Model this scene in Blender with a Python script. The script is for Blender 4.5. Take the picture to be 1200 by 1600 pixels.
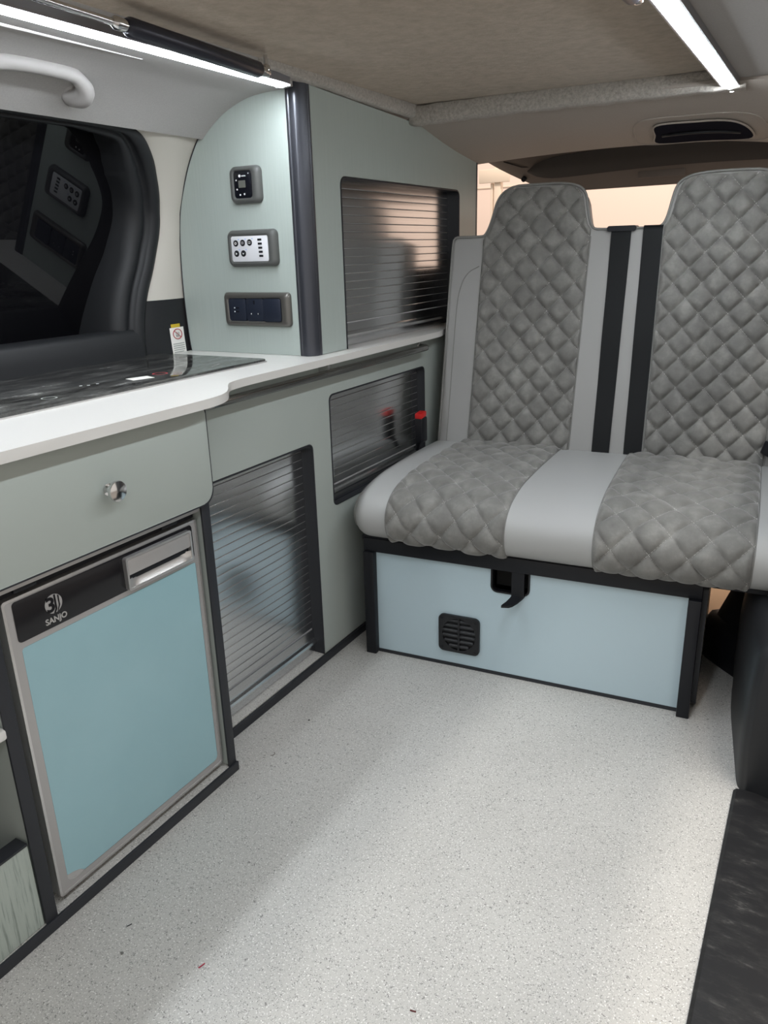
import bpy, bmesh, math, random
from mathutils import Vector, Matrix
random.seed(7)
for o in list(bpy.data.objects): bpy.data.objects.remove(o)
scene = bpy.context.scene
COL = scene.collection
PI = math.pi

# ------------------------------------------------------------------ camera, world, exposure
cam_d = bpy.data.cameras.new('camera'); cam = bpy.data.objects.new('camera', cam_d); COL.objects.link(cam)
YAW, PITCH, ROLL, FPX = .5225, -.3290, -.0285, 1201.64
fwd = Vector((-math.sin(YAW)*math.cos(PITCH), math.cos(YAW)*math.cos(PITCH), math.sin(PITCH)))
rgt = Vector((math.cos(YAW), math.sin(YAW), 0)); upv = rgt.cross(fwd)
r2 = math.cos(ROLL)*rgt + math.sin(ROLL)*upv; u2 = -math.sin(ROLL)*rgt + math.cos(ROLL)*upv
m = Matrix((r2, u2, -fwd)).transposed().to_4x4(); m.translation = (1.077, -1.634, 1.0609)
cam.matrix_world = m
cam_d.sensor_fit = 'VERTICAL'; cam_d.sensor_height = 36; cam_d.lens = FPX/1600*36
cam_d.clip_start = .02; cam_d.clip_end = 100
scene.camera = cam

vs = scene.view_settings
vs.view_transform = 'Standard'; vs.look = 'None'; vs.gamma = 1; vs.use_curve_mapping = False
vs.exposure = 0.36

world = bpy.data.worlds.new('world'); scene.world = world; world.use_nodes = True
bg = world.node_tree.nodes['Background']
bg.inputs['Color'].default_value = (1.0, .93, .86, 1); bg.inputs['Strength'].default_value = .58

def area_light(name, loc, target, sx, sy, energy, color):
    d = bpy.data.lights.new(name, 'AREA'); d.shape = 'RECTANGLE'; d.size = sx; d.size_y = sy; d.energy = energy; d.color = color
    o = bpy.data.objects.new(name, d); COL.objects.link(o); o.location = loc
    o.rotation_euler = (Vector(target) - Vector(loc)).to_track_quat('-Z', 'Y').to_euler()
    return o
# workshop batten lamps: two rows over the yard beside the open side door; plus a light added to brighten the wall behind the van
def batten(name, x, y, z, length, width, energy, color):
    d = bpy.data.lights.new(name, 'AREA'); d.shape = 'RECTANGLE'; d.size = width; d.size_y = length; d.energy = energy; d.color = color
    o = bpy.data.objects.new(name, d); COL.objects.link(o); o.location = (x, y, z)
    return o
batten('workshop_lamp_near', 1.95, -1.2, 4.0, 3.0, .18, 52, (1, .90, .80))
batten('workshop_lamp_far', 2.75, -1.2, 4.0, 3.0, .18, 58, (1, .97, .93))
area_light('rear_wall_fill', (.4, 2.9, 3.4), (.2, 4.4, 1.2), 4, .4, 84, (1, .87, .77))  # added fill light that brightens the peach wall

# ------------------------------------------------------------------ materials
MATS = {}
def mat(name, col, rough=.5, metal=0., spec=.5, emit=None, estr=0., coat=0., sheen=0.):
    if name in MATS: return MATS[name]
    m = bpy.data.materials.new(name); m.use_nodes = True
    b = m.node_tree.nodes['Principled BSDF']
    b.inputs['Base Color'].default_value = (*col, 1); b.inputs['Roughness'].default_value = rough
    b.inputs['Metallic'].default_value = metal; b.inputs['Specular IOR Level'].default_value = spec
    b.inputs['Coat Weight'].default_value = coat
    b.inputs['Sheen Weight'].default_value = sheen
    if emit: b.inputs['Emission Color'].default_value = (*emit, 1); b.inputs['Emission Strength'].default_value = estr
    MATS[name] = m; return m
def nodes(m):
    nt = m.node_tree; return nt, nt.nodes, nt.links, nt.nodes['Principled BSDF']
def ramp(N, stops):
    r = N.new('ShaderNodeValToRGB'); e = r.color_ramp.elements
    while len(e) < len(stops): e.new(.5)
    for i, (p, c) in enumerate(stops): e[i].position = p; e[i].color = (*c, 1)
    return r
def noise_col(m, stops, scale=(1, 1, 1), nscale=5, detail=3, bump=0., bdist=.001, rough=.6):
    nt, N, L, b = nodes(m)
    tc = N.new('ShaderNodeTexCoord'); mp = N.new('ShaderNodeMapping'); mp.inputs['Scale'].default_value = scale
    nz = N.new('ShaderNodeTexNoise'); nz.inputs['Scale'].default_value = nscale; nz.inputs['Detail'].default_value = detail
    nz.inputs['Roughness'].default_value = rough
    L.new(tc.outputs['Object'], mp.inputs['Vector']); L.new(mp.outputs['Vector'], nz.inputs['Vector'])
    if stops:
        r = ramp(N, stops); L.new(nz.outputs['Fac'], r.inputs['Fac']); L.new(r.outputs['Color'], b.inputs['Base Color'])
    if bump:
        bp = N.new('ShaderNodeBump'); bp.inputs['Strength'].default_value = bump; bp.inputs['Distance'].default_value = bdist
        L.new(nz.outputs['Fac'], bp.inputs['Height']); L.new(bp.outputs['Normal'], b.inputs['Normal'])
    return nz

M_sage = mat('sage_laminate', (.40, .45, .425), .42)
noise_col(M_sage, [(.3, (.375, .428, .402)), (.7, (.402, .456, .430))], (60, 60, 1.5), 4, 4, .05, .0006)
M_sage_plain = mat('sage_matt_laminate', (.37, .42, .39), .45)
noise_col(M_sage_plain, [(.3, (.35, .388, .363)), (.7, (.372, .41, .384))], (1, 1, 1), 3, 2)
M_sage_grain = mat('sage_wood_grain', (.33, .38, .34), .5)
noise_col(M_sage_grain, [(.35, (.20, .235, .21)), (.48, (.34, .385, .35)), (.8, (.38, .42, .385))], (90, 90, 5), 2.2, 5, .25, .001)
M_white = mat('worktop_white', (.64, .63, .605), .3)
M_black = mat('black_satin', (.008, .009, .012), .4, 0, .3)
M_edge = mat('charcoal_edging', (.022, .024, .029), .45, 0, .35)
M_post = mat('graphite_extrusion', (.055, .058, .07), .3, .4)
M_postrib = mat('graphite_rib', (.10, .105, .12), .3, .7)
M_dark = mat('dark_interior', (.02, .02, .02), .8)
M_slat = mat('brushed_aluminium', (.70, .71, .72), .2, 1.)
nz = noise_col(M_slat, [(.3, (.66, .67, .68)), (.7, (.74, .75, .76))], (1, 1.2, 200), 3, 3)
M_slatgap = mat('slat_joint', (.42, .42, .42), .6, .0)
M_steel = mat('chrome_steel', (.72, .72, .72), .12, 1.)
M_silver = mat('silver_plastic', (.42, .41, .405), .42, .5)
M_brightsilver = mat('bright_silver', (.62, .61, .60), .3, .8)  # brighter, more metallic silver finish
M_film = mat('blue_protective_film', (.27, .44, .485), .22, 0, .5, coat=.3)
noise_col(M_film, [(.35, (.255, .42, .465)), (.65, (.275, .445, .49))], (1, 1, 1), 4, 3, .05, .002)
M_panelblue = mat('pale_blue_gloss', (.43, .545, .60), .12, 0, .5, coat=.4)
M_blackgloss = mat('black_gloss', (.006, .006, .008), .22, 0, .35)
M_hob = mat('hob_glass', (.008, .008, .009), .08, 0, .6)
nt, N, L, b = nodes(M_hob)
tc = N.new('ShaderNodeTexCoord'); mp = N.new('ShaderNodeMapping'); mp.inputs['Scale'].default_value = (11, 3.6, 1)
mp.inputs['Rotation'].default_value = (0, 0, .5)
n1 = N.new('ShaderNodeTexNoise'); n1.inputs['Scale'].default_value = 2.0; n1.inputs['Detail'].default_value = 8; n1.inputs['Roughness'].default_value = .7
L.new(tc.outputs['Object'], mp.inputs['Vector']); L.new(mp.outputs['Vector'], n1.inputs['Vector'])
r = ramp(N, [(.36, (.010, .010, .010)), (.50, (.06, .06, .057)), (.60, (.12, .12, .115)), (.72, (.38, .38, .36))]); L.new(n1.outputs['Fac'], r.inputs['Fac']); L.new(r.outputs['Color'], b.inputs['Base Color'])
r = ramp(N, [(.45, (.05, .05, .05)), (.8, (.45, .45, .45))]); L.new(n1.outputs['Fac'], r.inputs['Fac']); L.new(r.outputs['Color'], b.inputs['Roughness'])
M_glass = mat('privacy_glass', (.003, .003, .004), .02, 0, .35)
M_trimblack = mat('window_trim_black', (.013, .014, .016), .5, 0, .35)
noise_col(M_trimblack, None, (1, 1, 1), 300, 2, .1, .0005)
M_beige = mat('pillar_trim_beige', (.52, .495, .445), .55)
noise_col(M_beige, None, (1, 1, 1), 400, 2, .08, .0004)
M_headl = mat('headliner_grey', (.38, .37, .36), .9)
noise_col(M_headl, [(.35, (.355, .347, .335)), (.65, (.385, .377, .365))], (1, 1, 1), 350, 2, .15, .0008)
M_headr = mat('rear_headliner_grey', (.40, .36, .32), .9)
noise_col(M_headr, [(.35, (.385, .348, .31)), (.65, (.415, .375, .335))], (1, 1, 1), 350, 2, .15, .0008)
M_tail = mat('tailgate_trim_brown', (.19, .155, .13), .6)
M_taild = mat('tailgate_recess', (.055, .047, .042), .55)
M_carpet = mat('roof_carpet', (.33, .28, .22), 1., 0, .1, sheen=.2)
noise_col(M_carpet, [(.3, (.34, .283, .217)), (.7, (.49, .415, .33))], (1, 1, 1), 38, 8, .8, .003, .75)
M_lip = mat('roof_edge_felt', (.34, .31, .27), 1., 0, .1, sheen=.4)
noise_col(M_lip, [(.3, (.28, .26, .23)), (.7, (.56, .53, .48))], (1, 1, 1), 140, 5, 1., .004, .75)
M_led = mat('led_diffuser', (1, 1, 1), .5, 0, .5, (.90, .95, 1.0), 44)
M_alu = mat('led_channel', (.30, .31, .34), .3, .8)
M_grip = mat('grab_handle_grey', (.36, .35, .34), .5)
M_plate = mat('plate_grey', (.085, .088, .085), .42)
M_platein = mat('plate_black', (.006, .007, .011), .22)
M_socket = mat('socket_navy', (.016, .021, .036), .35)
M_keypad = mat('keypad_white', (.72, .73, .76), .35)
M_lcd = mat('lcd_grey', (.12, .125, .11), .3)
M_print = mat('white_print', (.8, .8, .8), .5)
M_red = mat('red_plastic', (.62, .012, .012), .4)
M_label = mat('label_white', (.80, .79, .75), .5)
M_lred = mat('label_red', (.42, .04, .05), .5)
M_lyel = mat('label_yellow', (.55, .40, .02), .5)
M_lgrey = mat('label_text_grey', (.33, .35, .33), .6)
M_leather = mat('grey_leatherette', (.30, .30, .292), .5)
noise_col(M_leather, None, (1, 1, 1), 500, 2, .12, .0004)
M_leatherb = mat('grey_leatherette_light', (.36, .365, .36), .46)
noise_col(M_leatherb, None, (1, 1, 1), 500, 2, .12, .0004)
M_velvet = mat('grey_velvet', (.19, .187, .175), .75, 0, .3, sheen=.55)
nt, N, L, b = nodes(M_velvet); b.inputs['Sheen Roughness'].default_value = .35
noise_col(M_velvet, [(.3, (.135, .133, .125)), (.5, (.175, .173, .163)), (.72, (.255, .252, .237))], (1, 1, 1), 20, 7, .25, .004, .65)
M_pipe = mat('piping_grey', (.20, .20, .19), .55)
M_thread = mat('stitch_thread', (.50, .495, .47), .8)
M_belt = mat('belt_webbing', (.006, .007, .008), .55, 0, .2)
noise_col(M_belt, None, (400, 1, 30), 3, 1, .3, .0006)
M_concrete = mat('workshop_floor_grey', (.30, .28, .26), .8)
M_wall = mat('workshop_wall_peach', (.84, .68, .59), .9)
M_wallb = mat('workshop_panel_cream', (.74, .62, .50), .8)
M_tan = mat('tan_lining', (.70, .48, .30), .85)

# speckled safety vinyl
M_floor = mat('speckled_vinyl', (.6, .59, .56), .5)
nt, N, L, b = nodes(M_floor)
tc = N.new('ShaderNodeTexCoord')
n1 = N.new('ShaderNodeTexNoise'); n1.inputs['Scale'].default_value = 260; n1.inputs['Detail'].default_value = 1.5; n1.inputs['Distortion'].default_value = 1.6
n2 = N.new('ShaderNodeTexNoise'); n2.inputs['Scale'].default_value = 330; n2.inputs['Detail'].default_value = 1
n3 = N.new('ShaderNodeTexNoise'); n3.inputs['Scale'].default_value = 5; n3.inputs['Detail'].default_value = 4
for n in (n1, n2, n3): L.new(tc.outputs['Object'], n.inputs['Vector'])
r0 = ramp(N, [(.3, (.45, .442, .418)), (.7, (.49, .482, .457))]); L.new(n3.outputs['Fac'], r0.inputs['Fac'])
r1 = ramp(N, [(.34, (1, 1, 1)), (.40, (0, 0, 0))]); L.new(n1.outputs['Fac'], r1.inputs['Fac'])
r2_ = ramp(N, [(.62, (0, 0, 0)), (.68, (1, 1, 1))]); L.new(n2.outputs['Fac'], r2_.inputs['Fac'])
m1 = N.new('ShaderNodeMixRGB'); m1.inputs[2].default_value = (.20, .195, .185, 1); L.new(r1.outputs['Color'], m1.inputs[0]); L.new(r0.outputs['Color'], m1.inputs[1])
m2 = N.new('ShaderNodeMixRGB'); m2.inputs[2].default_value = (.72, .71, .68, 1); L.new(r2_.outputs['Color'], m2.inputs[0]); L.new(m1.outputs['Color'], m2.inputs[1])
L.new(m2.outputs['Color'], b.inputs['Base Color'])

# scuffed black sill
M_sill = mat('scuffed_black_plastic', (.012, .012, .013), .5, 0, .3)
nz = noise_col(M_sill, [(.48, (.010, .010, .011)), (.58, (.02, .02, .02)), (.72, (.10, .098, .095))], (5, 14, 5), 2, 8, .1, .001, .75)
M_trimr = mat('black_grained_plastic', (.011, .012, .014), .45, 0, .4)
noise_col(M_trimr, None, (1, 1, 1), 350, 2, .15, .0006)

# ------------------------------------------------------------------ helpers
def tag(o, label=None, cat=None, group=None, kind=None):
    if label: o['label'] = label
    if cat: o['category'] = cat
    if group: o['group'] = group
    if kind: o['kind'] = kind
    return o
ORG = {}
def thing(name, label, cat, loc=(0, 0, 0), rotz=0, group=None, kind=None):
    o = bpy.data.objects.new(name, None); COL.objects.link(o)
    o.location = loc; o.rotation_euler = (0, 0, rotz); o.empty_display_size = .05
    ORG[o.name] = Vector(loc) if not rotz else Vector((0, 0, 0))
    return tag(o, label, cat, group, kind)
def root_of(p):
    while p.parent: p = p.parent
    return p
def link(name, me, material=None, parent=None, smooth=False, loc=None):
    o = bpy.data.objects.new(name, me); COL.objects.link(o)
    if material is not None and not me.materials: me.materials.append(material)
    if smooth:
        for p in me.polygons: p.use_smooth = True
    if parent is not None: o.parent = parent
    if loc is not None: o.location = loc
    return o
def out(name, bm, material, parent=None, smooth=False, autos=None):
    """bmesh in frame coordinates -> one object; shifted to the frame of the parent's root"""
    bmesh.ops.recalc_face_normals(bm, faces=bm.faces)
    me = bpy.data.meshes.new(name); 
    if parent is not None:
        r = root_of(parent); off = ORG.get(r.name, Vector((0, 0, 0)))
        if off.length: bmesh.ops.translate(bm, verts=bm.verts, vec=-off)
    bm.to_mesh(me); bm.free()
    o = link(name, me, material, parent)
    if smooth:
        for p in me.polygons: p.use_smooth = True
        if autos is not None: me.set_sharp_from_angle(angle=math.radians(autos))
    return o
def B(): return bmesh.new()
def add_box(bm, x0, x1, y0, y1, z0, z1, bev=0, seg=2):
    vs_ = [bm.verts.new((x, y, z)) for x in (x0, x1) for y in (y0, y1) for z in (z0, z1)]
    fs = [bm.faces.new([vs_[i] for i in f]) for f in ((0, 1, 3, 2), (4, 6, 7, 5), (0, 4, 5, 1), (2, 3, 7, 6), (0, 2, 6, 4), (1, 5, 7, 3))]
    if bev:
        es = list({e for f in fs for e in f.edges})
        bmesh.ops.bevel(bm, geom=es, offset=bev, segments=seg, affect='EDGES', profile=.5)
    return bm
def box(name, x0, x1, y0, y1, z0, z1, material, parent=None, bev=0, seg=2):
    return out(name, add_box(B(), x0, x1, y0, y1, z0, z1, bev, seg), material, parent, smooth=bev > 0, autos=40)
AX = {'x': lambda u, v, w: (w, u, v), 'y': lambda u, v, w: (u, w, v), 'z': lambda u, v, w: (u, v, w)}
def rrect(u0, u1, v0, v1, r, n=6):
    rr = r if isinstance(r, (list, tuple)) else (r,)*4      # corners: (u1,v1),(u0,v1),(u0,v0),(u1,v0)
    pts = []
    for (cu, cv, a0, q) in ((u1-rr[0], v1-rr[0], 0, rr[0]), (u0+rr[1], v1-rr[1], 90, rr[1]), (u0+rr[2], v0+rr[2], 180, rr[2]), (u1-rr[3], v0+rr[3], 270, rr[3])):
        if q <= 0: pts.append((cu, cv)); continue
        for k in range(n+1):
            a = math.radians(a0+90*k/n); pts.append((cu+q*math.cos(a), cv+q*math.sin(a)))
    return pts
def add_prism(bm, pts, axis, w0, w1, bev=0, seg=2, both=False):
    f = AX[axis]
    a = [bm.verts.new(f(u, v, w0)) for u, v in pts]; b_ = [bm.verts.new(f(u, v, w1)) for u, v in pts]
    n = len(pts)
    fa = bm.faces.new(a); fb = bm.faces.new(b_)
    for i in range(n): bm.faces.new((a[i], a[(i+1) % n], b_[(i+1) % n], b_[i]))
    if bev:
        es = list(fb.edges) + (list(fa.edges) if both else [])
        bmesh.ops.bevel(bm, geom=es, offset=bev, segments=seg, affect='EDGES', profile=.5)
    return bm
def prism(name, pts, axis, w0, w1, material, parent=None, bev=0, seg=2, both=False):
    return out(name, add_prism(B(), pts, axis, w0, w1, bev, seg, both), material, parent, smooth=True, autos=35)
def plate(name, outer, holes, axis, w0, w1, material, parent=None):
    """flat board with openings"""
    f = AX[axis]; bm = B(); loops = []
    for lp in [outer]+holes:
        vs_ = [bm.verts.new(f(u, v, w1)) for u, v in lp]
        loops.append(vs_)
    es = []
    for vs_ in loops:
        for i in range(len(vs_)): es.append(bm.edges.new((vs_[i], vs_[(i+1) % len(vs_)])))
    bmesh.ops.triangle_fill(bm, edges=es, use_beauty=True)
    front = list(bm.faces)
    d = Vector(f(0, 0, w0)) - Vector(f(0, 0, w1))
    mp = {}
    for vs_ in loops:
        for v in vs_: mp[v] = bm.verts.new(v.co + d)
    for fc in front: bm.faces.new([mp[v] for v in reversed(fc.verts)])
    for vs_ in loops:
        for i in range(len(vs_)):
            p, q = vs_[i], vs_[(i+1) % len(vs_)]
            bm.faces.new((p, q, mp[q], mp[p]))
    return out(name, bm, material, parent, smooth=True, autos=30)
def add_tube(bm, path, r, n=10, caps=True, closed=False):
    path = [Vector(p) for p in path]; rings = []
    rs = r if isinstance(r, (list, tuple)) else [r]*len(path)
    t0 = (path[1]-path[0]).normalized(); up = Vector((0, 0, 1)) if abs(t0.z) < .9 else Vector((1, 0, 0))
    nrm = (up - t0*up.dot(t0)).normalized()
    for i, p in enumerate(path):
        if closed: t = path[(i+1) % len(path)]-path[i-1]
        else: t = path[min(i+1, len(path)-1)]-path[max(i-1, 0)]
        t.normalize(); nrm = (nrm - t*nrm.dot(t)).normalized(); bn = t.cross(nrm)
        rings.append([bm.verts.new(p + rs[i]*(math.cos(2*PI*k/n)*nrm + math.sin(2*PI*k/n)*bn)) for k in range(n)])
    m_ = len(rings)
    for i in range(m_ if closed else m_-1):
        a, b_ = rings[i], rings[(i+1) % m_]
        for k in range(n): bm.faces.new((a[k], a[(k+1) % n], b_[(k+1) % n], b_[k]))
    if caps and not closed: bm.faces.new(rings[0]); bm.faces.new(rings[-1])
    return bm
def tube(name, path, r, material, parent=None, n=10, closed=False):
    return out(name, add_tube(B(), path, r, n, True, closed), material, parent, smooth=True, autos=50)
def add_lathe(bm, prof, origin, axis, n=24):
    axis = Vector(axis).normalized(); up = Vector((0, 0, 1)) if abs(axis.z) < .9 else Vector((1, 0, 0))
    e1 = (up-axis*up.dot(axis)).normalized(); e2 = axis.cross(e1); O = Vector(origin)
    rings = [[bm.verts.new(O+axis*h+max(r, 1e-5)*(math.cos(2*PI*k/n)*e1+math.sin(2*PI*k/n)*e2)) for k in range(n)] for r, h in prof]
    for a, b_ in zip(rings, rings[1:]):
        for k in range(n): bm.faces.new((a[k], a[(k+1) % n], b_[(k+1) % n], b_[k]))
    bm.faces.new(rings[0]); bm.faces.new(rings[-1])
    return bm
def lathe(name, prof, origin, axis, material, parent=None, n=24):
    return out(name, add_lathe(B(), prof, origin, axis, n), material, parent, smooth=True, autos=40)
def add_grid(bm, fn, nu, nv):
    vs_ = [[bm.verts.new(fn(i/nu, j/nv)) for j in range(nv+1)] for i in range(nu+1)]
    for i in range(nu):
        for j in range(nv): bm.faces.new((vs_[i][j], vs_[i+1][j], vs_[i+1][j+1], vs_[i][j+1]))
    return vs_
def grid(name, fn, nu, nv, material, parent=None, thick=0.):
    bm = B(); add_grid(bm, fn, nu, nv)
    if thick:
        bmesh.ops.recalc_face_normals(bm, faces=bm.faces)
        bmesh.ops.solidify(bm, geom=list(bm.faces), thickness=thick)
    return out(name, bm, material, parent, smooth=True, autos=50)
def smooth_pts(pts, n=4, closed=False):
    """Catmull-Rom through points"""
    P = [Vector(p) for p in pts]; res = []; m_ = len(P)
    for i in range(m_ if closed else m_-1):
        g = (lambda k: P[k % m_]) if closed else (lambda k: P[max(0, min(m_-1, k))])
        p0, p1, p2, p3 = g(i-1), g(i), g(i+1), g(i+2)
        for k in range(n):
            t = k/n
            res.append(.5*((2*p1)+(p2-p0)*t+(2*p0-5*p1+4*p2-p3)*t*t+(3*p1-p0-3*p2+p3)*t**3))
    if not closed: res.append(P[-1].copy())
    return res
def text_mesh(name, s, size, M4, material, parent=None, depth=.0006, bold=False):
    cu = bpy.data.curves.new(name, 'FONT'); cu.body = s; cu.size = size; cu.align_x = 'CENTER'; cu.align_y = 'CENTER'; cu.extrude = depth
    if bold: cu.offset = size*.025
    to = bpy.data.objects.new('tmp', cu); COL.objects.link(to)
    dg = bpy.context.evaluated_depsgraph_get()
    me = bpy.data.meshes.new_from_object(to.evaluated_get(dg)); bpy.data.objects.remove(to)
    me.transform(M4)
    if parent is not None:
        off = ORG.get(root_of(parent).name, Vector((0, 0, 0))); me.transform(Matrix.Translation(-off))
    me.materials.clear()
    me.name = name
    return link(name, me, material, parent)
def frame_x(x, y, z, sx=1.):      # text plane facing +x, reading along +y
    return Matrix(((0, 0, 1, x), (1, 0, 0, y), (0, 1, 0, z), (0, 0, 0, 1)))
def frame_y(x, y, z):             # text plane facing -y, reading along +x
    return Matrix(((1, 0, 0, x), (0, 0, -1, y), (0, 1, 0, z), (0, 0, 0, 1)))

# ================================================================== THE SETTING
# profile of the van side (seen from the cab), left side; the right side mirrors it about x = .394
ARCH = [(-.015, 1.414), (-.047, 1.413), (-.105, 1.411), (-.156, 1.404), (-.215, 1.384), (-.262, 1.357), (-.297, 1.33)]
SIDE = [(.78, -.393), (.86, -.398), (.93, -.4005), (.99, -.4005), (1.08, -.396), (1.165, -.383), (1.238, -.355), (1.285, -.33), (1.329, -.297), (1.3555, -.262)]
def ip(tab, t):
    """piecewise linear interpolation of a table [(t, v...)]"""
    if t <= tab[0][0]: return tab[0][1] if len(tab[0]) == 2 else tab[0][1:]
    for a, b_ in zip(tab, tab[1:]):
        if t <= b_[0]:
            k = (t-a[0])/(b_[0]-a[0])
            v = [p+(q-p)*k for p, q in zip(a[1:], b_[1:])]
            return v[0] if len(v) == 1 else v
    return tab[-1][1] if len(tab[-1]) == 2 else tab[-1][1:]
def wp(y, z, off=0.):             # a point of the curved van side, off = metres into the van
    x = ip(SIDE, z)-.010
    n = Vector((.02, 0, ip(SIDE, z-.01)-ip(SIDE, z+.01))); n = Vector((n.x, 0, -abs(n.z) if z > .99 else 0)).normalized()
    return Vector((x+off*n.x, y, z+off*n.z))

fl = tag(box('floor', -.61, 1.19, -2.3, 1.0, -.03, 0, M_floor), 'pale grey speckled vinyl floor of the camper van', 'floor', kind='structure')

# ceiling: carpeted roof board with rolled felt edges
ce = thing('ceiling', 'brown felt carpeted roof board overhead', 'ceiling', (.4, -.8, 1.42), kind='structure')
box('roof_board', .01, .80, -2.3, .47, 1.429, 1.45, M_carpet, ce)
box('roof_skin', -.61, 1.3, -2.3, 1.3, 1.462, 1.475, M_headl, ce)
def lip(name, path, ry, rz, flat=None):
    bm = B(); rings = []; n = 14
    for i, p in enumerate(path):
        p = Vector(p); t = (Vector(path[min(i+1, len(path)-1)])-Vector(path[max(i-1, 0)])).normalized()
        s = Vector((-t.y, t.x, 0)).normalized(); z = Vector((0, 0, 1))
        j = 1+.05*math.sin(i*2.1)+.03*math.sin(i*5.3)
        rings.append([bm.verts.new(p+s*ry*math.copysign(abs(math.cos(a))**.38, math.cos(a))+z*rz*j*math.copysign(abs(math.sin(a))**.38, math.sin(a))) for a in [2*PI*k/n for k in range(n)]])
    for a, b_ in zip(rings, rings[1:]):
        for k in range(n): bm.faces.new((a[k], a[(k+1) % n], b_[(k+1) % n], b_[k]))
    bm.faces.new(rings[0]); bm.faces.new(rings[-1])
    return out(name, bm, M_lip, None, smooth=True)
l1 = lip('trim_12', [(.004, -.235+.72*k/24, 1.4325-.021*k/24-.001*math.sin(k*.5)) for k in range(25)], .018, .017)
l2 = lip('trim_13', [(.0+.835*k/40, (.455+.05*k/40), 1.403+.006*math.sin(PI*k/40)+(.006*(k-26)/14 if k > 26 else 0)) for k in range(41)], .026, .0235)
tag(l1, 'felt edge roll of the roof board above the tall cupboard', 'trim', kind='structure'); tag(l2, 'felt edge roll across the rear end of the roof board', 'trim', kind='structure')
box('edge_board', -.035, .012, -2.3, -.235, 1.4145, 1.45, M_headl, ce)

# left headliner over the kitchen window
def arch_pt(t):
    n = len(ARCH)-1; i = min(int(t*n), n-1); k = t*n-i
    a, b_ = ARCH[i], ARCH[i+1]
    return (a[0]+(b_[0]-a[0])*k, a[1]+(b_[1]-a[1])*k)
AP = smooth_pts([(x, 0, z) for x, z in ARCH], 4)
t1 = grid('trim_1', lambda u, v: (AP[round(v*(len(AP)-1))].x, -2.3+2.235*u, AP[round(v*(len(AP)-1))].z), 30, len(AP)-1, M_headl, None, .012)
tag(t1, 'pale grey curved headliner above the dark kitchen window', 'headliner', kind='structure')

tb = tube('led_reflection_bead', [(-.080, -2.3+1.84*k/20, 1.4005) for k in range(21)], [.0045]*16+[.0042, .0036, .0028, .002, .0012], mat('led_reflection_white', (.75, .75, .75), .18), None, 10)  # white bead modelled in place of the light strip's reflection
tag(tb, 'white bead standing in for the reflection of the left light strip', 'trim', kind='structure')
# left side window: privacy glass, moulded frame, sill
w1 = thing('window_1', 'black privacy-glass side window behind the hob', 'window', (-.40, -1.0, .82), kind='structure')
OUTL = smooth_pts([(-2.3, 1.334, 0), (-1.2, 1.334, 0), (-.62, 1.334, 0), (-.42, 1.334, 0), (-.31, 1.333, 0), (-.262, 1.324, 0), (-.225, 1.306, 0), (-.190, 1.275, 0), (-.158, 1.22, 0), (-.142, 1.16, 0), (-.147, 1.10, 0), (-.170, 1.03, 0), (-.203, .956, 0), (-.224, .88, 0), (-.229, .812, 0)], 4)
def fscale(p):                     # the moulding is slim along the top
    return ip([(-.42, .36), (-.30, .5), (-.225, .9), (-.19, 1.)], p.x) if p.y > 1.2 else 1.
def off2(pts, d):                 # offset an open polyline to its right-hand side
    res = []
    for i, p in enumerate(pts):
        t = (pts[min(i+1, len(pts)-1)]-pts[max(i-1, 0)]).normalized()
        k = d*fscale(p); res.append(Vector((p.x+t.y*k, p.y-t.x*k, 0)))
    return res
FRAME = [(0., -.004), (.004, .006), (.014, .010), (.028, .009), (.034, .002), (.037, -.008), (.044, -.010), (.050, -.004), (.062, -.004), (.074, -.012), (.084, -.035), (.092, -.075), (.100, -.13)]
bm = B(); rows = []
for d, h in FRAME:
    rows.append([bm.verts.new(wp(p.x, p.y, h)) for p in off2(OUTL, d)])
for a, b_ in zip(rows, rows[1:]):
    for i in range(len(a)-1): bm.faces.new((a[i], a[i+1], b_[i+1], b_[i]))
out('window_frame', bm, M_trimblack, w1, smooth=True)
def gx(y, z): return -.47+.266*(z-1.10)-.02*(y+.4)
bm = B(); bm.faces.new([bm.verts.new((gx(y, z), y, z)) for y, z in ((-2.3, .78), (-.15, .78), (-.15, 1.40), (-2.3, 1.40))])
out('window_glass', bm, M_glass, w1)
def sillp(u, v):
    prof = [(.880, -.15), (.890, -.06), (.893, -.02), (.890, .0), (.880, .008), (.85, .012), (.79, .014)]
    z, o_ = prof[round(v*6)]
    return wp(-2.3+2.055*u, z, o_)
grid('window_sill', sillp, 20, 6, M_trimblack, w1)
tag(box('wall_left', -.64, -.61, -2.3, 1.0, -.03, 1.46, M_headl), 'van side wall behind the kitchen units', 'wall', kind='structure')

# pillar trim between window and tall unit
def pillar(z0, z1, nz_):
    def fn(u, v):
        z = z0+(z1-z0)*v
        yl = ip([(.80, -.232), (.88, -.227), (.956, -.207), (1.03, -.173), (1.10, -.150), (1.16, -.146), (1.22, -.162), (1.275, -.194), (1.306, -.23), (1.335, -.31)], z)
        y = yl+(-.050-yl)*u
        bulge = .013*math.sin(PI*u)**.8-.004
        return wp(y, z, .001+bulge)
    return fn
tag(grid('trim_2', pillar(.955, 1.335, 0), 14, 24, M_beige), 'beige upper pillar trim between window and tall unit', 'pillar trim', kind='structure')
tag(grid('trim_3', pillar(.80, .955, 0), 14, 12, M_trimblack), 'black lower pillar trim with a warning sticker', 'pillar trim', kind='structure')

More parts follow.
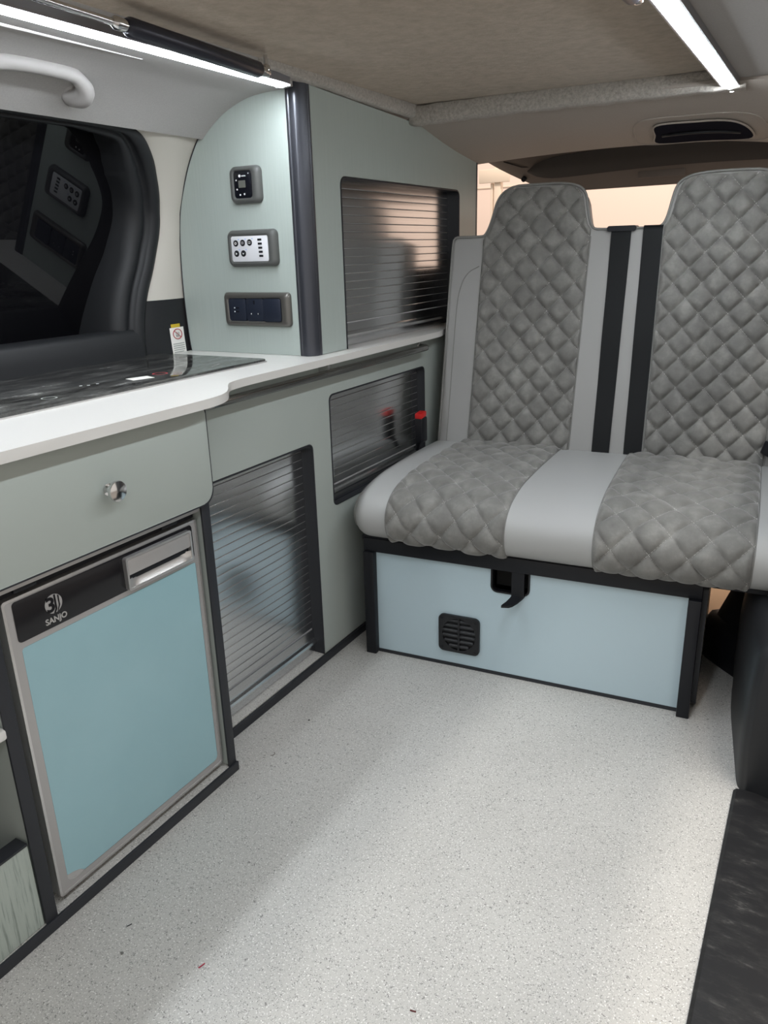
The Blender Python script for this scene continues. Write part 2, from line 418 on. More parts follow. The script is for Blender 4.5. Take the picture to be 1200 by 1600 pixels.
# rear headliner, sloping down to the tailgate
def rearh(u, v):
    x = -.03+1.25*u
    yb = .93; zb = 1.322+.018*math.sin(PI*max(0, min(1, (x+.05)/1.0)))-(.10*max(0, x-.75)**1.2)
    z0 = 1.40+.008*math.sin(PI*u)-(.35*max(0, x-.85)**1.5)
    s = v
    bow = -.012*math.sin(PI*s)*1.0
    return (x, .47+(yb-.47)*s, z0+(zb-z0)*s+bow+.02*s*(1-s))
t4 = grid('trim_4', rearh, 40, 14, M_headr, None, .008)
tag(t4, 'grey-brown rear headliner above the bench seat', 'headliner', kind='structure')
def rz(x, y):                      # height of the rear headliner at x, y
    u = (x+.03)/1.25; v = (y-.47)/.46; return rearh(u, v)[2]
# recessed courtesy handle/lamp bezel in it
bm = B()
rp = [(.555, .80), (.60, .765), (.80, .755), (.845, .79), (.835, .875), (.555, .885)]
po = smooth_pts([(x, y, 0) for x, y in [(.525, .80), (.565, .67), (.69, .655), (.82, .66), (.865, .74), (.85, .895), (.69, .915), (.53, .918)]], 5, True)
bez = [Vector((p.x, p.y, rz(p.x, p.y)-.0085)) for p in po]
add_tube(bm, bez, .0022, 8, closed=True)
out('lamp_bezel', bm, M_headr, t4, smooth=True)
pi_ = smooth_pts([(x, y, 0) for x, y in [(.580, .80), (.60, .705), (.69, .695), (.785, .705), (.825, .78), (.815, .875), (.69, .892), (.572, .895)]], 5, True)
bm = B(); c0 = [bm.verts.new((p.x, p.y, rz(p.x, p.y)-.0135)) for p in pi_]; bm.faces.new(c0)
out('lamp_recess', bm, mat('lamp_recess_dark', (.02, .02, .028), .6, 0, .0), t4)  # flat dark sheet without reflections stands in for the dark recess
bm = B(); add_tube(bm, [Vector((p.x, p.y, rz(p.x, p.y)-.0125)) for p in pi_], .0025, 8, closed=True)
out('lamp_rim', bm, M_headr, t4, smooth=True)
bm = B(); add_tube(bm, [(.60+.20*k/8, .80-.03*math.sin(PI*k/8), rz(.6+.2*k/8, .80)-.015) for k in range(9)], .004, 8)
out('lamp_grip', bm, M_trimblack, t4, smooth=True)

# tailgate inner trim and rear opening
t5 = thing('trim_5', 'dark brown tailgate trim panel above the rear window', 'tailgate trim', (.4, 1.25, 1.25), kind='structure')
def tail(u, v):
    x = -.10+1.40*u
    zb = ip([(-.10, 1.372), (-.057, 1.347), (.0, 1.318), (.067, 1.286), (.116, 1.262), (.16, 1.254), (.243, 1.252), (.624, 1.254), (.842, 1.252), (1.3, 1.24)], x)
    z = zb+(1.42-zb)*v
    d = .02*math.sin(PI*v)
    return (x, 1.27-d-.10*v, z)
grid('tailgate_panel', tail, 60, 10, M_tail, t5, .02)
def groove(u, v):
    x = .075+1.15*u; e = 1-abs(2*u-1)**14
    zc = 1.306+.022*math.sin(PI*min(1, u*1.0))
    z = zc+(.031*e+.003)*(2*v-1)
    return (x, 1.222-.006*math.sin(PI*v)-.10*((z-1.25)/.17), z)
grid('tailgate_recess', groove, 40, 8, M_taild, t5, .006)
tube('clip', [(.045, 1.245, 1.292), (.045, 1.23, 1.284)], .009, M_black, t5)
bm = B(); add_tube(bm, [(-.02, 1.2, 1.345), (.05, 1.2, 1.322), (.10, 1.2, 1.322), (.11, 1.2, 1.35)], .002, 6)
out('panel_seam', bm, M_taild, t5)
tag(box('trim_6', .45, .60, 1.214, 1.222, 1.262, 1.285, M_tail, None, .003), 'small square cover in the tailgate trim', 'cover', kind='structure')

# right side: headliner, quarter wall with window, door jamb, wheel arch, sill
RP = [Vector((.79-p.x+.03*math.sin(PI*i/(len(AP)-1)), 0, p.z+.004)) for i, p in enumerate(AP)]
KS = 9
def right_skin(name, i0, i1, material, drop):
    n = i1-i0
    return grid(name, lambda u, v: (RP[i0+round(v*n)].x, -2.3+3.2*u, RP[i0+round(v*n)].z-drop), 30, n, material, None, .012)
tag(right_skin('trim_7', 0, KS, M_headl, 0), 'grey right-hand headliner beyond the right light strip', 'headliner', kind='structure')
tag(right_skin('trim_15', KS, len(RP)-1, M_beige, .004), 'lighter roof-rail trim at the top right edge', 'headliner', kind='structure')
tag(tube('trim_16', [(RP[KS].x, -2.3+3.2*k/20, RP[KS].z-.013) for k in range(21)], .004, M_headl, None, 8), 'seam bead between right headliner and roof-rail trim', 'trim', kind='structure')
wr = plate('wall_right', [(-.17, 0), (1.0, 0), (1.0, 1.34), (-.17, 1.34)], [rrect(-.10, .93, .99, 1.305, .05)], 'x', 1.19, 1.22, mat('quarter_trim_dark', (.07, .07, .072), .6))
tag(wr, 'rear quarter wall with window opening beside the bench', 'wall', kind='structure')
jp = [(1.034, -.125), (1.040, -.150), (1.052, -.165), (1.075, -.172), (1.22, -.175), (1.22, .10), (1.005, .26), (1.0, .10)]
bm = B()
zs = [(0, .0), (.02, .0), (.10, -.004), (.22, -.004), (.30, .002), (.325, .012), (.335, .03)]
rings = []
for z, ins in zs:
    rings.append([bm.verts.new((x+ins*(1 if x < 1.1 else 0), y+ins*(1 if y < 0 else 0), z)) for x, y in [(p.x, p.y) for p in smooth_pts([(a, b_, 0) for a, b_ in jp], 3, False)]])
for a, b_ in zip(rings, rings[1:]):
    for i in range(len(a)): bm.faces.new((a[i], a[(i+1) % len(a)], b_[(i+1) % len(a)], b_[i]))
bm.faces.new(rings[-1])
t8 = tag(out('trim_8', bm, M_trimr, None, smooth=True, autos=60), 'black grained plastic door jamb trim at the floor edge', 'door jamb', kind='structure')
prism('jamb_clip', rrect(1.10, 1.16, .115, .155, .008), 'y', -.170, -.179, M_trimr, t8, .003)
# wheel arch
bm = B(); rings = []
foot = [(1.19, .15), (1.02, .262), (.955, .322), (.905, .372), (.888, .40), (.890, .45), (.955, .49), (.965, .95), (1.19, .95)]
for z, ins in [(0, 0), (.03, .0), (.085, .0), (.105, .012), (.112, .03), (.20, .062), (.32, .085), (.335, .11)]:
    rings.append([bm.verts.new((min(1.19, x+ins*(1.0 if x < 1.15 else 0)), y+ins*.45*(1 if y < .45 else 0), z)) for x, y in foot])
for a, b_ in zip(rings, rings[1:]):
    for i in range(len(a)): bm.faces.new((a[i], a[(i+1) % len(a)], b_[(i+1) % len(a)], b_[i]))
bm.faces.new(rings[-1])
tag(out('trim_9', bm, M_black, None, smooth=True, autos=40), 'black wheel arch cover under the right end of the bench', 'wheel arch', kind='structure')
tag(box('trim_14', .80, 1.10, .57, .98, .0005, .004, M_tan), 'tan boarding on the load-bay floor behind the bench base', 'floor board', kind='structure')
tag(box('rear_light_block', .004, .79, .80, .815, 0, 1.0, M_dark), 'unseen dark board added behind the bench backrest to block light', 'wall', kind='structure')  # unseen board added to keep rear light off the low cabinet
# door sill
bm = B()
sp = [(1.034, .004), (1.040, .010), (1.06, .011), (1.30, .006), (1.34, -.03), (1.345, -.12)]
def sill(u, v):
    i = v*(len(sp)-1); x, z = sp[round(i)]
    return (x, -2.3+2.128*u, z)
add_grid(bm, sill, 20, len(sp)-1)
t10 = tag(out('trim_10', bm, M_sill, None, smooth=True, autos=40), 'scuffed black plastic sill of the open sliding door', 'door sill', kind='structure')

# outside the rear window: workshop yard wall
ow = thing('workshop_wall', 'peach rendered workshop wall seen through the rear window', 'wall', (.5, 4.6, 0), kind=None)
box('wall_face', -4, 5, 4.6, 4.7, -.6, 4, M_wall, ow)
for k in range(2): box('wall_seam', -4, -1.0, 4.592, 4.603, 1.10+.40*k, 1.107+.40*k, M_wallb, ow)
box('wall_foot', -4, 5, 4.57, 4.6, -.6, -.3, M_wallb, ow)
gp = thing('gate_post', 'cream steel gate post with a flat top plate behind the van', 'post', (-1.12, 3.9, -.6))
box('post', -1.135, -1.085, 3.9, 3.95, -.6, 1.60, M_wallb, gp, .004)
box('top_plate', -1.245, -1.015, 3.885, 3.90, 1.485, 1.575, M_wallb, gp, .004)
box('seal_strip', -1.165, -1.145, 3.91, 3.93, -.6, 1.485, M_wallb, gp, .003)
tag(box('workshop_floor', -5, 6, -6, 4.6, -.66, -.6, M_concrete), 'grey concrete workshop floor around the van', 'ground', kind='structure')

# ================================================================== KITCHEN
XF = .085        # front plane of the deeper kitchen unit
SLP = .0205      # tambour slat pitch
def slat_mesh(name, y0, y1, depth=.0028):
    bm = B(); h = SLP-.0011
    c = .0009
    prof = [(-.002, -h/2), (.0002, -h/2), (c, -h/2+c), (c+.0002, 0), (c, h/2-c), (.0002, h/2), (-.002, h/2)]
    a = [bm.verts.new((x, y0, z)) for x, z in prof]; b_ = [bm.verts.new((x, y1, z)) for x, z in prof]
    for i in range(len(prof)): bm.faces.new((a[i], a[(i+1) % len(prof)], b_[(i+1) % len(prof)], b_[i]))
    bm.faces.new(a); bm.faces.new(b_)
    bmesh.ops.recalc_face_normals(bm, faces=bm.faces)
    me = bpy.data.meshes.new(name); bm.to_mesh(me); bm.free(); me.materials.append(M_slat)
    for p in me.polygons: p.use_smooth = True
    me.set_sharp_from_angle(angle=math.radians(20))
    return me
def tambour(parent, y0, y1, z0, z1, hole, xs, bar_h, open_foot=False):
    """roller shutter: backing, slats, bottom bar, lining of the opening"""
    off = ORG[root_of(parent).name]
    td = box('tambour_door', xs-.012, xs-.0012, y0-.01, y1+.012, z0, z1+.01, M_slatgap, parent)
    me = slat_mesh('slat', y0-.01, y1+.012); me.transform(Matrix.Translation((0, -off.y, 0)))
    z = z1+.004-SLP/2; k = 0
    while z-SLP/2 > z0+bar_h:
        link('slat', me, None, td, loc=(xs-off.x, 0, z-off.z)); z -= SLP
    zt = z+SLP/2
    prof = [(xs-.004, z0), (xs+.004, z0), (xs+.006, z0+.004), (xs+.006, z0+bar_h*.42), (xs+.012, z0+bar_h*.5), (xs+.014, z0+bar_h*.62), (xs+.012, z0+bar_h*.74), (xs+.005, z0+bar_h*.8), (xs+.005, zt-.002), (xs-.004, zt-.002)]
    bm = B(); add_prism(bm, [(x, z_) for x, z_ in prof], 'y', y0-.01, y1+.012)
    out('bottom_bar', bm, M_slat, td)
    if not open_foot: plate('opening_lining', hole[0], [hole[1]], 'x', xs-.03, .0012, M_edge, parent); return
    (ya, yb, zb, r), d = hole, .0035
    o_ = [(yb, z0-.0014)]+[p for p in rrect(ya, yb, zb-.2, zb, (r, r, 0, 0)) if p[1] > zb-.1]+[(ya, z0-.0014)]
    i_ = [(ya+d, z0-.0014)]+list(reversed([p for p in rrect(ya+d, yb-d, zb-.2, zb-d, (r*.8, r*.8, 0, 0)) if p[1] > zb-.1]))+[(yb-d, z0-.0014)]
    prism('opening_lining', o_+i_, 'x', xs-.03, .0012, M_edge, parent)

# ---- deep front unit: drawer, fridge bay, open shelf
kc = thing('kitchen_cabinet', 'sage front kitchen unit with one wide drawer above the fridge', 'cabinet', (-.15, -1.06, 0))
box('side_panel', -.42, XF-.002, -.604, -.588, .024, .803, M_sage_plain, kc)
box('side_panel', -.42, XF-.002, -1.064, -1.047, .024, .615, M_sage_plain, kc)
box('side_panel', -.42, XF-.002, -1.56, -1.545, .024, .803, M_sage_plain, kc)
box('back_panel', -.425, -.415, -1.55, -.59, .024, .803, M_dark, kc)
box('cabinet_floor', -.42, XF-.001, -1.55, -.592, .002, .0205, M_floor, kc)
box('plinth', XF-.001, XF+.005, -1.56, -.581, 0, .0215, M_edge, kc, .0015)
for y in (-.606, -1.066): box('edge_strip', XF-.004, XF+.001, y, y+.022, .0205, .618, M_edge, kc, .001)
box('shelf_board', -.40, XF+.002, -1.545, -1.064, .380, .398, M_white, kc, .004)
prism('lower_front', rrect(-1.545, -1.068, .022, .183, .002), 'x', XF-.02, XF-.003, M_sage_grain, kc)
box('front_capping', XF-.03, XF-.002, -1.545, -1.068, .183, .187, M_edge, kc)
box('bay_rail', XF-.04, XF-.003, -1.045, -.607, .600, .6165, M_silver, kc, .001)
box('bay_gap_strip', XF-.06, XF-.02, -1.03, -.61, .586, .600, M_black, kc)  # black strip stands in for the dark gap above the fridge
dr = prism('drawer', rrect(-1.55, -.587, .618, .800, (.014, .02, .02, .026)), 'x', XF-.002, XF+.017, M_sage_plain, kc, .0015)
plate('drawer_edging', rrect(-1.5515, -.5842, .6150, .8022, (.014, .02, .02, .028)), [rrect(-1.5485, -.5885, .6195, .7985, (.013, .02, .02, .025))], 'x', XF-.004, XF+.0165, M_edge, dr)
kn = lathe('knob', [(.010, 0), (.010, .002), (.006, .004), (.0055, .013), (.009, .016), (.0165, .019), (.0175, .0225), (.0165, .025), (.010, .0265), (0, .027)], (XF+.017, -.828, .708), (1, 0, 0), M_steel, dr, 28)
box('clip', XF-.02, XF-.010, -1.003, -.962, .590, .600, M_black, kc, .003)
box('clip', XF-.02, XF-.010, -.70, -.66, .590, .600, M_black, kc, .003)

# ---- fridge
fr = thing('fridge', 'silver framed under-counter fridge with blue film on its door', 'fridge', (-.15, -.82, .026))
FX = .0725
box('body', -.34, FX-.045, -1.028, -.612, .032, .582, M_black, fr)
dd = plate('door_frame', rrect(-1.025, -.612, .0345, .584, .006), [rrect(-1.006, -.624, .050, .5005, (.006, .006, .012, .012))], 'x', FX-.045, FX, M_silver, fr)
plate('frame_bead', rrect(-1.0255, -.6115, .0340, .5845, .006), [rrect(-1.021, -.616, .0385, .580, .004)], 'x', FX-.004, FX+.0012, M_brightsilver, dd)
prism('door_panel', rrect(-1.009, -.621, .047, .504, .004), 'x', FX-.02, FX-.0015, M_brightsilver, fr)
fpts = [(-1.0055, .066), (-.992, .063), (-.980, .058), (-.972, .0505), (-.6245, .0505), (-.6245, .500), (-1.0055, .500)]
prism('protective_film', fpts, 'x', FX-.0015, FX-.0004, M_film, fr)
prism('control_panel', rrect(-1.009, -.6255, .5105, .5775, .006), 'x', FX-.002, FX+.0012, M_blackgloss, fr, .0006)
# badge: disc with a stylised mark, name beneath
LY, LZ = -.9405, .5485
bd = lathe('badge', [(.0158, 0), (.0158, .0008), (0, .0008)], (FX+.0012, LY, LZ), (1, 0, 0), M_silver, fr, 40)
text_mesh('badge_mark', '3', .034, frame_x(FX+.0024, LY-.0060, LZ-.001), M_blackgloss, bd, .0004, True)
bm = B()
for pts in ([(LY+.0015, LZ+.0145), (LY+.0045, LZ+.0145), (LY+.0045, LZ-.010), (LY+.001, LZ-.0155), (LY-.002, LZ-.0155), (LY+.0015, LZ-.009)],
            [(LY+.0085, LZ+.0125), (LY+.0105, LZ+.0110), (LY+.0105, LZ-.006), (LY+.0065, LZ-.0135), (LY+.0045, LZ-.0145), (LY+.0085, LZ-.006)]):
    add_prism(bm, pts, 'x', FX+.002, FX+.0028)
out('badge_stroke', bm, M_blackgloss, bd)
text_mesh('badge_name', 'SANJO', .0135, frame_x(FX+.0018, LY+.0005, .5225), M_brightsilver, fr, .0004, True)
# handle: framed recess with a scooped grip
hp = plate('handle', rrect(-.797, -.6365, .511, .572, .005), [rrect(-.793, -.6405, .515, .568, .003)], 'x', FX, FX+.010, M_brightsilver, fr)
prism('handle_flap', rrect(-.793, -.6405, .539, .568, .002), 'x', FX, FX+.008, M_silver, hp, .001)
def scoop(u, v):
    e = min(1, min(u, 1-u)*8)
    return (FX+.008-.0075*math.sin(v*PI*.5)*e, -.793+.1525*u, .515+.0165*v)
grid('handle_scoop', scoop, 20, 8, M_brightsilver, hp)
box('handle_slot', FX+.0002, FX+.0040, -.793, -.6445, .5295, .5405, M_black, hp)

# ---- rear low unit with two roller shutters
tc_ = thing('tambour_cabinet', 'low sage cabinet with two aluminium roller shutters beside the bench', 'cabinet', (-.2, .1, 0))
LH = rrect(-.560, -.108, .024, .612, (.018, .002, .001, .001)); MH = rrect(-.028, .512, .421, .718, .018)
plate('face_panel', [(-.586, .0242), (-.560, .0242), (-.560, .612)]+list(reversed([p for p in rrect(-.56, -.108, .4, .612, (.018, 0, 0, 0)) if p[1] > .59 and p[0] > -.2]))+[(-.108, .0242), (.90, .0242), (.90, .802), (-.586, .802)], [MH], 'x', -.018, 0, M_sage_plain, tc_)
tambour(tc_, -.556, -.112, .026, .604, (-.5595, -.1085, .6115, .017), -.034, .05, True)
tambour(tc_, -.024, .508, .424, .712, (rrect(-.0275, .5115, .4215, .7175, .018), rrect(-.024, .508, .4245, .714, .015)), -.024, .045)
box('cabinet_floor', -.40, -.002, -.585, .88, .002, .024, M_floor, tc_)
box('plinth', -.002, .007, -.585, .90, 0, .022, M_edge, tc_, .0015)
box('back_panel', -.42, -.41, -.58, .89, .024, .80, M_dark, tc_)
box('partition', -.40, -.05, -.075, -.06, .024, .80, M_sage_plain, tc_)
box('end_panel', -.41, -.018, .885, .90, .024, .80, M_sage_plain, tc_)

# ---- tall unit above the worktop
tu = thing('tall_cabinet', 'tall sage cupboard on the worktop with arched end panel and shutter', 'cabinet', (-.2, .4, .82))
UH = rrect(.069, .771, .8206, 1.231, (.022, .022, .0005, .0005))
top = [(-.047, 1.410), (-.047, .8203), (.0685, .8203)]+list(reversed([p for p in rrect(.0685, .7715, 1.0, 1.2315, .022) if p[1] > 1.1]))+[(.7715, .8203), (.905, .8203), (.905, 1.326), (.76, 1.340), (.70, 1.350), (.636, 1.362), (.533, 1.382), (.47, 1.389), (.40, 1.392)]
plate('face_panel', top, [], 'x', -.018, 0, M_sage, tu)
tambour(tu, .073, .767, .8215, 1.225, (.0695, .7705, 1.2305, .021), -.040, .046, True)
AR = [(-.047, 1.4125), (-.105, 1.4105), (-.156, 1.4035), (-.215, 1.383), (-.262, 1.3555), (-.297, 1.329), (-.33, 1.285), (-.355, 1.238), (-.383, 1.165), (-.396, 1.08), (-.4005, .99), (-.4005, .93), (-.398, .86), (-.394, .8203)]
ARs = [(p.x, p.y) for p in smooth_pts([(a, b_, 0) for a, b_ in AR], 4)]
prism('end_panel', [(-.037, .8203)]+[(-.037, 1.4125)]+ARs, 'y', -.061, -.079, M_sage, tu)
bm = B(); add_tube(bm, [(x-.0005, -.0792, z) for x, z in ARs], .0014, 6); out('end_edging', bm, M_edge, tu, smooth=True)
pp = [(-.039, -.062), (-.0395, -.0805), (-.033, -.0825), (-.030, -.0812), (-.025, -.0835), (-.017, -.0845), (-.009, -.0815), (-.003, -.0755), (.0015, -.066), (.0028, -.0575), (.0012, -.0545), (.0028, -.0515), (.002, -.046), (-.016, -.046)]
prism('corner_post', pp, 'z', .8203, 1.4125, M_post, tu)
box('end_strip', -.016, .0012, .905, .912, .8203, 1.325, M_edge, tu)
box('carcass_back', -.40, -.39, -.06, .90, .8203, 1.20, M_dark, tu)
box('carcass_top', -.30, -.02, -.06, .88, 1.30, 1.31, M_dark, tu)

# ---- worktop
WE = smooth_pts([(.140, -1.6, 0), (.140, -1.2, 0), (.140, -.90, 0), (.140, -.72, 0), (.140, -.64, 0), (.137, -.590, 0), (.124, -.550, 0), (.102, -.518, 0), (.078, -.490, 0), (.058, -.460, 0), (.050, -.42, 0), (.048, -.36, 0), (.048, -.30, 0), (.048, -.20, 0), (.048, -.08, 0), (.047, .15, 0), (.044, .48, 0), (.041, .54, 0), (.032, .58, 0), (.020, .63, 0), (.016, .70, 0), (.016, .90, 0)], 4)
wt = prism('worktop', [(-.46, -1.6)]+[(p.x, p.y) for p in WE]+[(-.40, .90), (-.40, -.05), (-.46, -.2)], 'z', .8032, .8198, M_white, None, .005, 3, True)
tag(wt, 'white worktop with a curved stepped front edge', 'worktop')

# ---- hob
hb = thing('hob', 'black glass hob with dusty smears set into the worktop', 'hob', (-.23, -.6, .82))
prism('hob_rim', rrect(-.408, -.053, -1.0, -.187, .016), 'z', .8200, .8226, M_brightsilver, hb, .0008)
gl = prism('hob_glass', rrect(-.405, -.056, -.997, -.190, .014), 'z', .8222, .8268, M_hob, hb, .0012)
def ring(name, cx, cy, r, w, material, parent, z=.8270):
    bm = B(); n = 40
    a = [bm.verts.new((cx+r*math.cos(2*PI*k/n), cy+r*math.sin(2*PI*k/n), z)) for k in range(n)]
    b_ = [bm.verts.new((cx+(r-w)*math.cos(2*PI*k/n), cy+(r-w)*math.sin(2*PI*k/n), z)) for k in range(n)]
    for k in range(n): bm.faces.new((a[k], a[(k+1) % n], b_[(k+1) % n], b_[k]))
    return out(name, bm, material, parent)
ring('control_ring', -.115, -.745, .014, .0025, M_lgrey, gl)
ring('control_ring', -.135, -.455, .016, .003, M_lred, gl)
for dx, dy in ((-.16, -.62), (-.158, -.60), (-.17, -.63)): ring('control_mark', dx, dy, .003, .0022, M_print, gl)
st = prism('hob_sticker', [(-.150, -.535), (-.118, -.545), (-.105, -.500), (-.137, -.490)], 'z', .8269, .8272, M_label, None)
tag(st, 'small white sticker lying on the hob glass', 'sticker')

# ---- towel rail below the worktop
tr = thing('towel_rail', 'long chrome rail fixed under the worktop edge', 'rail', (.03, 0, .778))
tube('rail_bar', smooth_pts([(.0008, -.50, .779), (.022, -.497, .779), (.031, -.485, .779), (.0315, -.3, .779), (.0315, -.06, .779), (.0315, .25, .779), (.0315, .44, .779), (.029, .462, .779), (.018, .472, .779), (.001, .474, .779)], 4), .0095, mat('dark_chrome', (.30, .30, .29), .14, 1.), tr, 14)
for y in (-.062,):
    box('rail_bracket', .0006, .030, y-.006, y+.006, .777, .803, M_steel, tr, .002)
lathe('rail_cap', [(.013, 0), (.013, .003), (.010, .005)], (.0005, .474, .779), (1, 0, 0), M_steel, tr)

# ---- fittings on the arched end panel (face at y = -.079)
PY = -.0795
hc = thing('heater_control', 'square grey heater controller, top of the three wall plates', 'control panel', (-.164, PY, 1.213))
def bez(name, x0, x1, z0, z1, r, ix0, ix1, iz0, iz1, d, parent, material=M_plate):
    bm = B(); O = rrect(x0, x1, z0, z1, r, 6); n = len(O)
    I = rrect(ix0, ix1, iz0, iz1, r*.5, 6)
    mid = rrect(x0+.004, x1-.004, z0+.004, z1-.004, r*.9, 6); mid2 = rrect(ix0-.003, ix1+.003, iz0-.003, iz1+.003, r*.6, 6)
    lay = [(O, 0), (O, .35*d), (mid, .9*d), (mid2, d), (I, .82*d), (I, 0)]
    R_ = [[bm.verts.new((x, PY-h, z)) for x, z in L_] for L_, h in lay]
    for a, b_ in zip(R_, R_[1:]):
        for i in range(n): bm.faces.new((a[i], a[(i+1) % n], b_[(i+1) % n], b_[i]))
    return out(name, bm, material, parent, smooth=True, autos=60)
bez('bezel', -.209, -.119, 1.172, 1.254, .014, -.194, -.142, 1.184, 1.243, .014, hc)
kp = prism('keypad', rrect(-.1935, -.1425, 1.1845, 1.2425, .006), 'y', PY, PY-.0125, M_platein, hc, .001)
prism('display', rrect(-.180, -.160, 1.207, 1.2225, .001), 'y', PY-.0125, PY-.0131, M_lcd, kp)
for x, z, r in ((-.1865, 1.2235, .0018), (-.1855, 1.2035, .0020), (-.177, 1.1915, .0020), (-.1645, 1.1925, .0022), (-.1495, 1.237, .0013)):
    lathe('key_icon', [(r, 0), (r, .0005), (0, .0005)], (x, PY-.0125, z), (0, -1, 0), M_print, kp, 12)
lathe('maker_mark', [(.0032, 0), (.0032, .0005), (0, .0005)], (-.1755, PY-.0125, 1.2325), (0, -1, 0), M_print, kp, 16)
bm = B()
for k in range(5): add_box(bm, -.1705+.0027*k, -.1687+.0027*k, PY-.0131, PY-.0125, 1.2308, 1.2330+.0006*(k % 2))
out('maker_name', bm, M_print, kp)

cp = thing('switch_panel', 'white five-button leisure control panel in a grey bezel', 'control panel', (-.157, PY, 1.07))
bez('bezel', -.231, -.084, 1.030, 1.114, .013, -.217, -.106, 1.0415, 1.1005, .015, cp)
kp = prism('keypad', rrect(-.2165, -.1065, 1.0420, 1.1000, .004), 'y', PY, PY-.0135, M_keypad, cp, .001)
ICON = ['sun', 'box', 'box', 'tap', 'fan']
for k, (x, z) in enumerate(((-.2025, 1.0840), (-.1815, 1.0845), (-.1605, 1.0850), (-.2020, 1.0605), (-.1810, 1.0605))):
    bt = lathe('button', [(.0074, 0), (.0074, .0008), (.0066, .0014), (0, .0014)], (x, PY-.0135, z), (0, -1, 0), M_black, kp, 24)
    bm = B(); w = PY-.0151
    if ICON[k] == 'sun': add_tube(bm, [(x+.0025*math.cos(a*PI/6), w, z+.0025*math.sin(a*PI/6)) for a in range(12)], .0007, 6, closed=True)
    elif ICON[k] == 'box':
        add_tube(bm, [(x-.003, w, z-.002), (x+.003, w, z-.002), (x+.003, w, z+.002), (x-.003, w, z+.002)], .0006, 6, closed=True)
    elif ICON[k] == 'tap': add_prism(bm, [(x-.0022, z-.003), (x+.003, z-.0005), (x-.0022, z+.003)], 'y', w+.0004, w)
    else: add_prism(bm, [(x-.0035, z+.002), (x, z-.003), (x+.0035, z+.002), (x, z+.0005)], 'y', w+.0004, w)
    out('button_icon', bm, M_print, bt)
    lathe('status_light', [(.0011, 0), (.0011, .0006), (0, .0006)], (x+.0088, PY-.0135, z+.0085), (0, -1, 0), mat('status_blue', (.12, .28, .75), .4), kp, 10)
for k in range(5):
    box('level_light', -.1360+.0006*k, -.1245+.0006*k, PY-.0143, PY-.0135, 1.0885-.0092*k, 1.0932-.0092*k, M_black, kp)

sk = thing('power_socket', 'long dark socket plate with mains and USB outlets above the hob', 'socket', (-.16, PY, .93))
bez('bezel', -.2615, -.0575, .8885, .9695, .010, -.246, -.083, .9005, .9555, .011, sk, mat('socket_bezel_metal', (.13, .125, .115), .33, .5))
for k, (a, b_) in enumerate(((-.2455, -.1925), (-.1905, -.1385), (-.1365, -.0835))):
    md = prism(('usb_outlet', 'mains_outlet', 'blank_module')[k], rrect(a, b_, .9010, .9550, .005), 'y', PY, PY-.0085-(.003 if k == 2 else 0), M_socket, sk, .0015)
    if k == 0:
        for z in (.9235, .9325):
            box('usb_port', -.229, -.2265, PY-.0092, PY-.008, z-.0015, z+.0015, M_print, md)
            box('usb_port', -.2225, -.2135, PY-.0092, PY-.008, z-.0018, z+.0018, M_black, md)
    if k == 1:
        box('pin_slot', -.1675, -.1635, PY-.0092, PY-.008, .9415, .9505, M_black, md)
        for x in (-.1755, -.1545):
            box('pin_slot', x-.004, x+.004, PY-.0092, PY-.008, .917, .9205, M_black, md)
            box('pin_shutter', x-.0012, x+.0012, PY-.0096, PY-.0088, .9172, .9203, M_print, md)

# ---- warning sticker on the black pillar trim
ws = thing('warning_sticker', 'white warning sticker with red no-touching symbol on black pillar', 'sticker', wp(-.12, .85, .012))
def pil(y, z, o_=0.):              # point on the pillar surface
    yl = -.228; u = (y-yl)/(-.050-yl)
    return wp(y, z, .001+.013*math.sin(PI*u)**.8-.004+o_)
def patch(name, y0, y1, z0, z1, o_, material, parent):
    return grid(name, lambda u, v: pil(y0+(y1-y0)*u, z0+(z1-z0)*v, o_), 6, 6, material, parent)
sc = patch('sticker_sheet', -.148, -.095, .820, .884, .0008, M_label, ws)
patch('sticker_head', -.142, -.108, .884, .893, .0008, M_lyel, ws)
bm = B(); cy, cz = -.1215, .8675
add_tube(bm, [pil(cy+.0165*math.cos(2*PI*k/24), cz+.0125*math.sin(2*PI*k/24), .0016) for k in range(24)], .0010, 6, closed=True)
add_tube(bm, [pil(cy-.012, cz+.0088, .0016), pil(cy+.012, cz-.0088, .0016)], .0010, 6)
out('prohibition_ring', bm, M_lred, sc)
bm = B()
for k in range(4): add_tube(bm, [pil(cy-.006+.004*k, cz-.004, .0012), pil(cy-.006+.004*k, cz+.004+.001*(k % 2), .0012)], .0009, 5)
add_tube(bm, [pil(cy-.006, cz-.005, .0012), pil(cy+.006, cz-.005, .0012)], .0022, 5)
out('hand_symbol', bm, M_lgrey, sc)
for k in range(5):
    patch('text_line', -.143, -.100-(.006 if k == 4 else 0), .842-.0052*k, .8442-.0052*k, .0014, M_lgrey, sc)

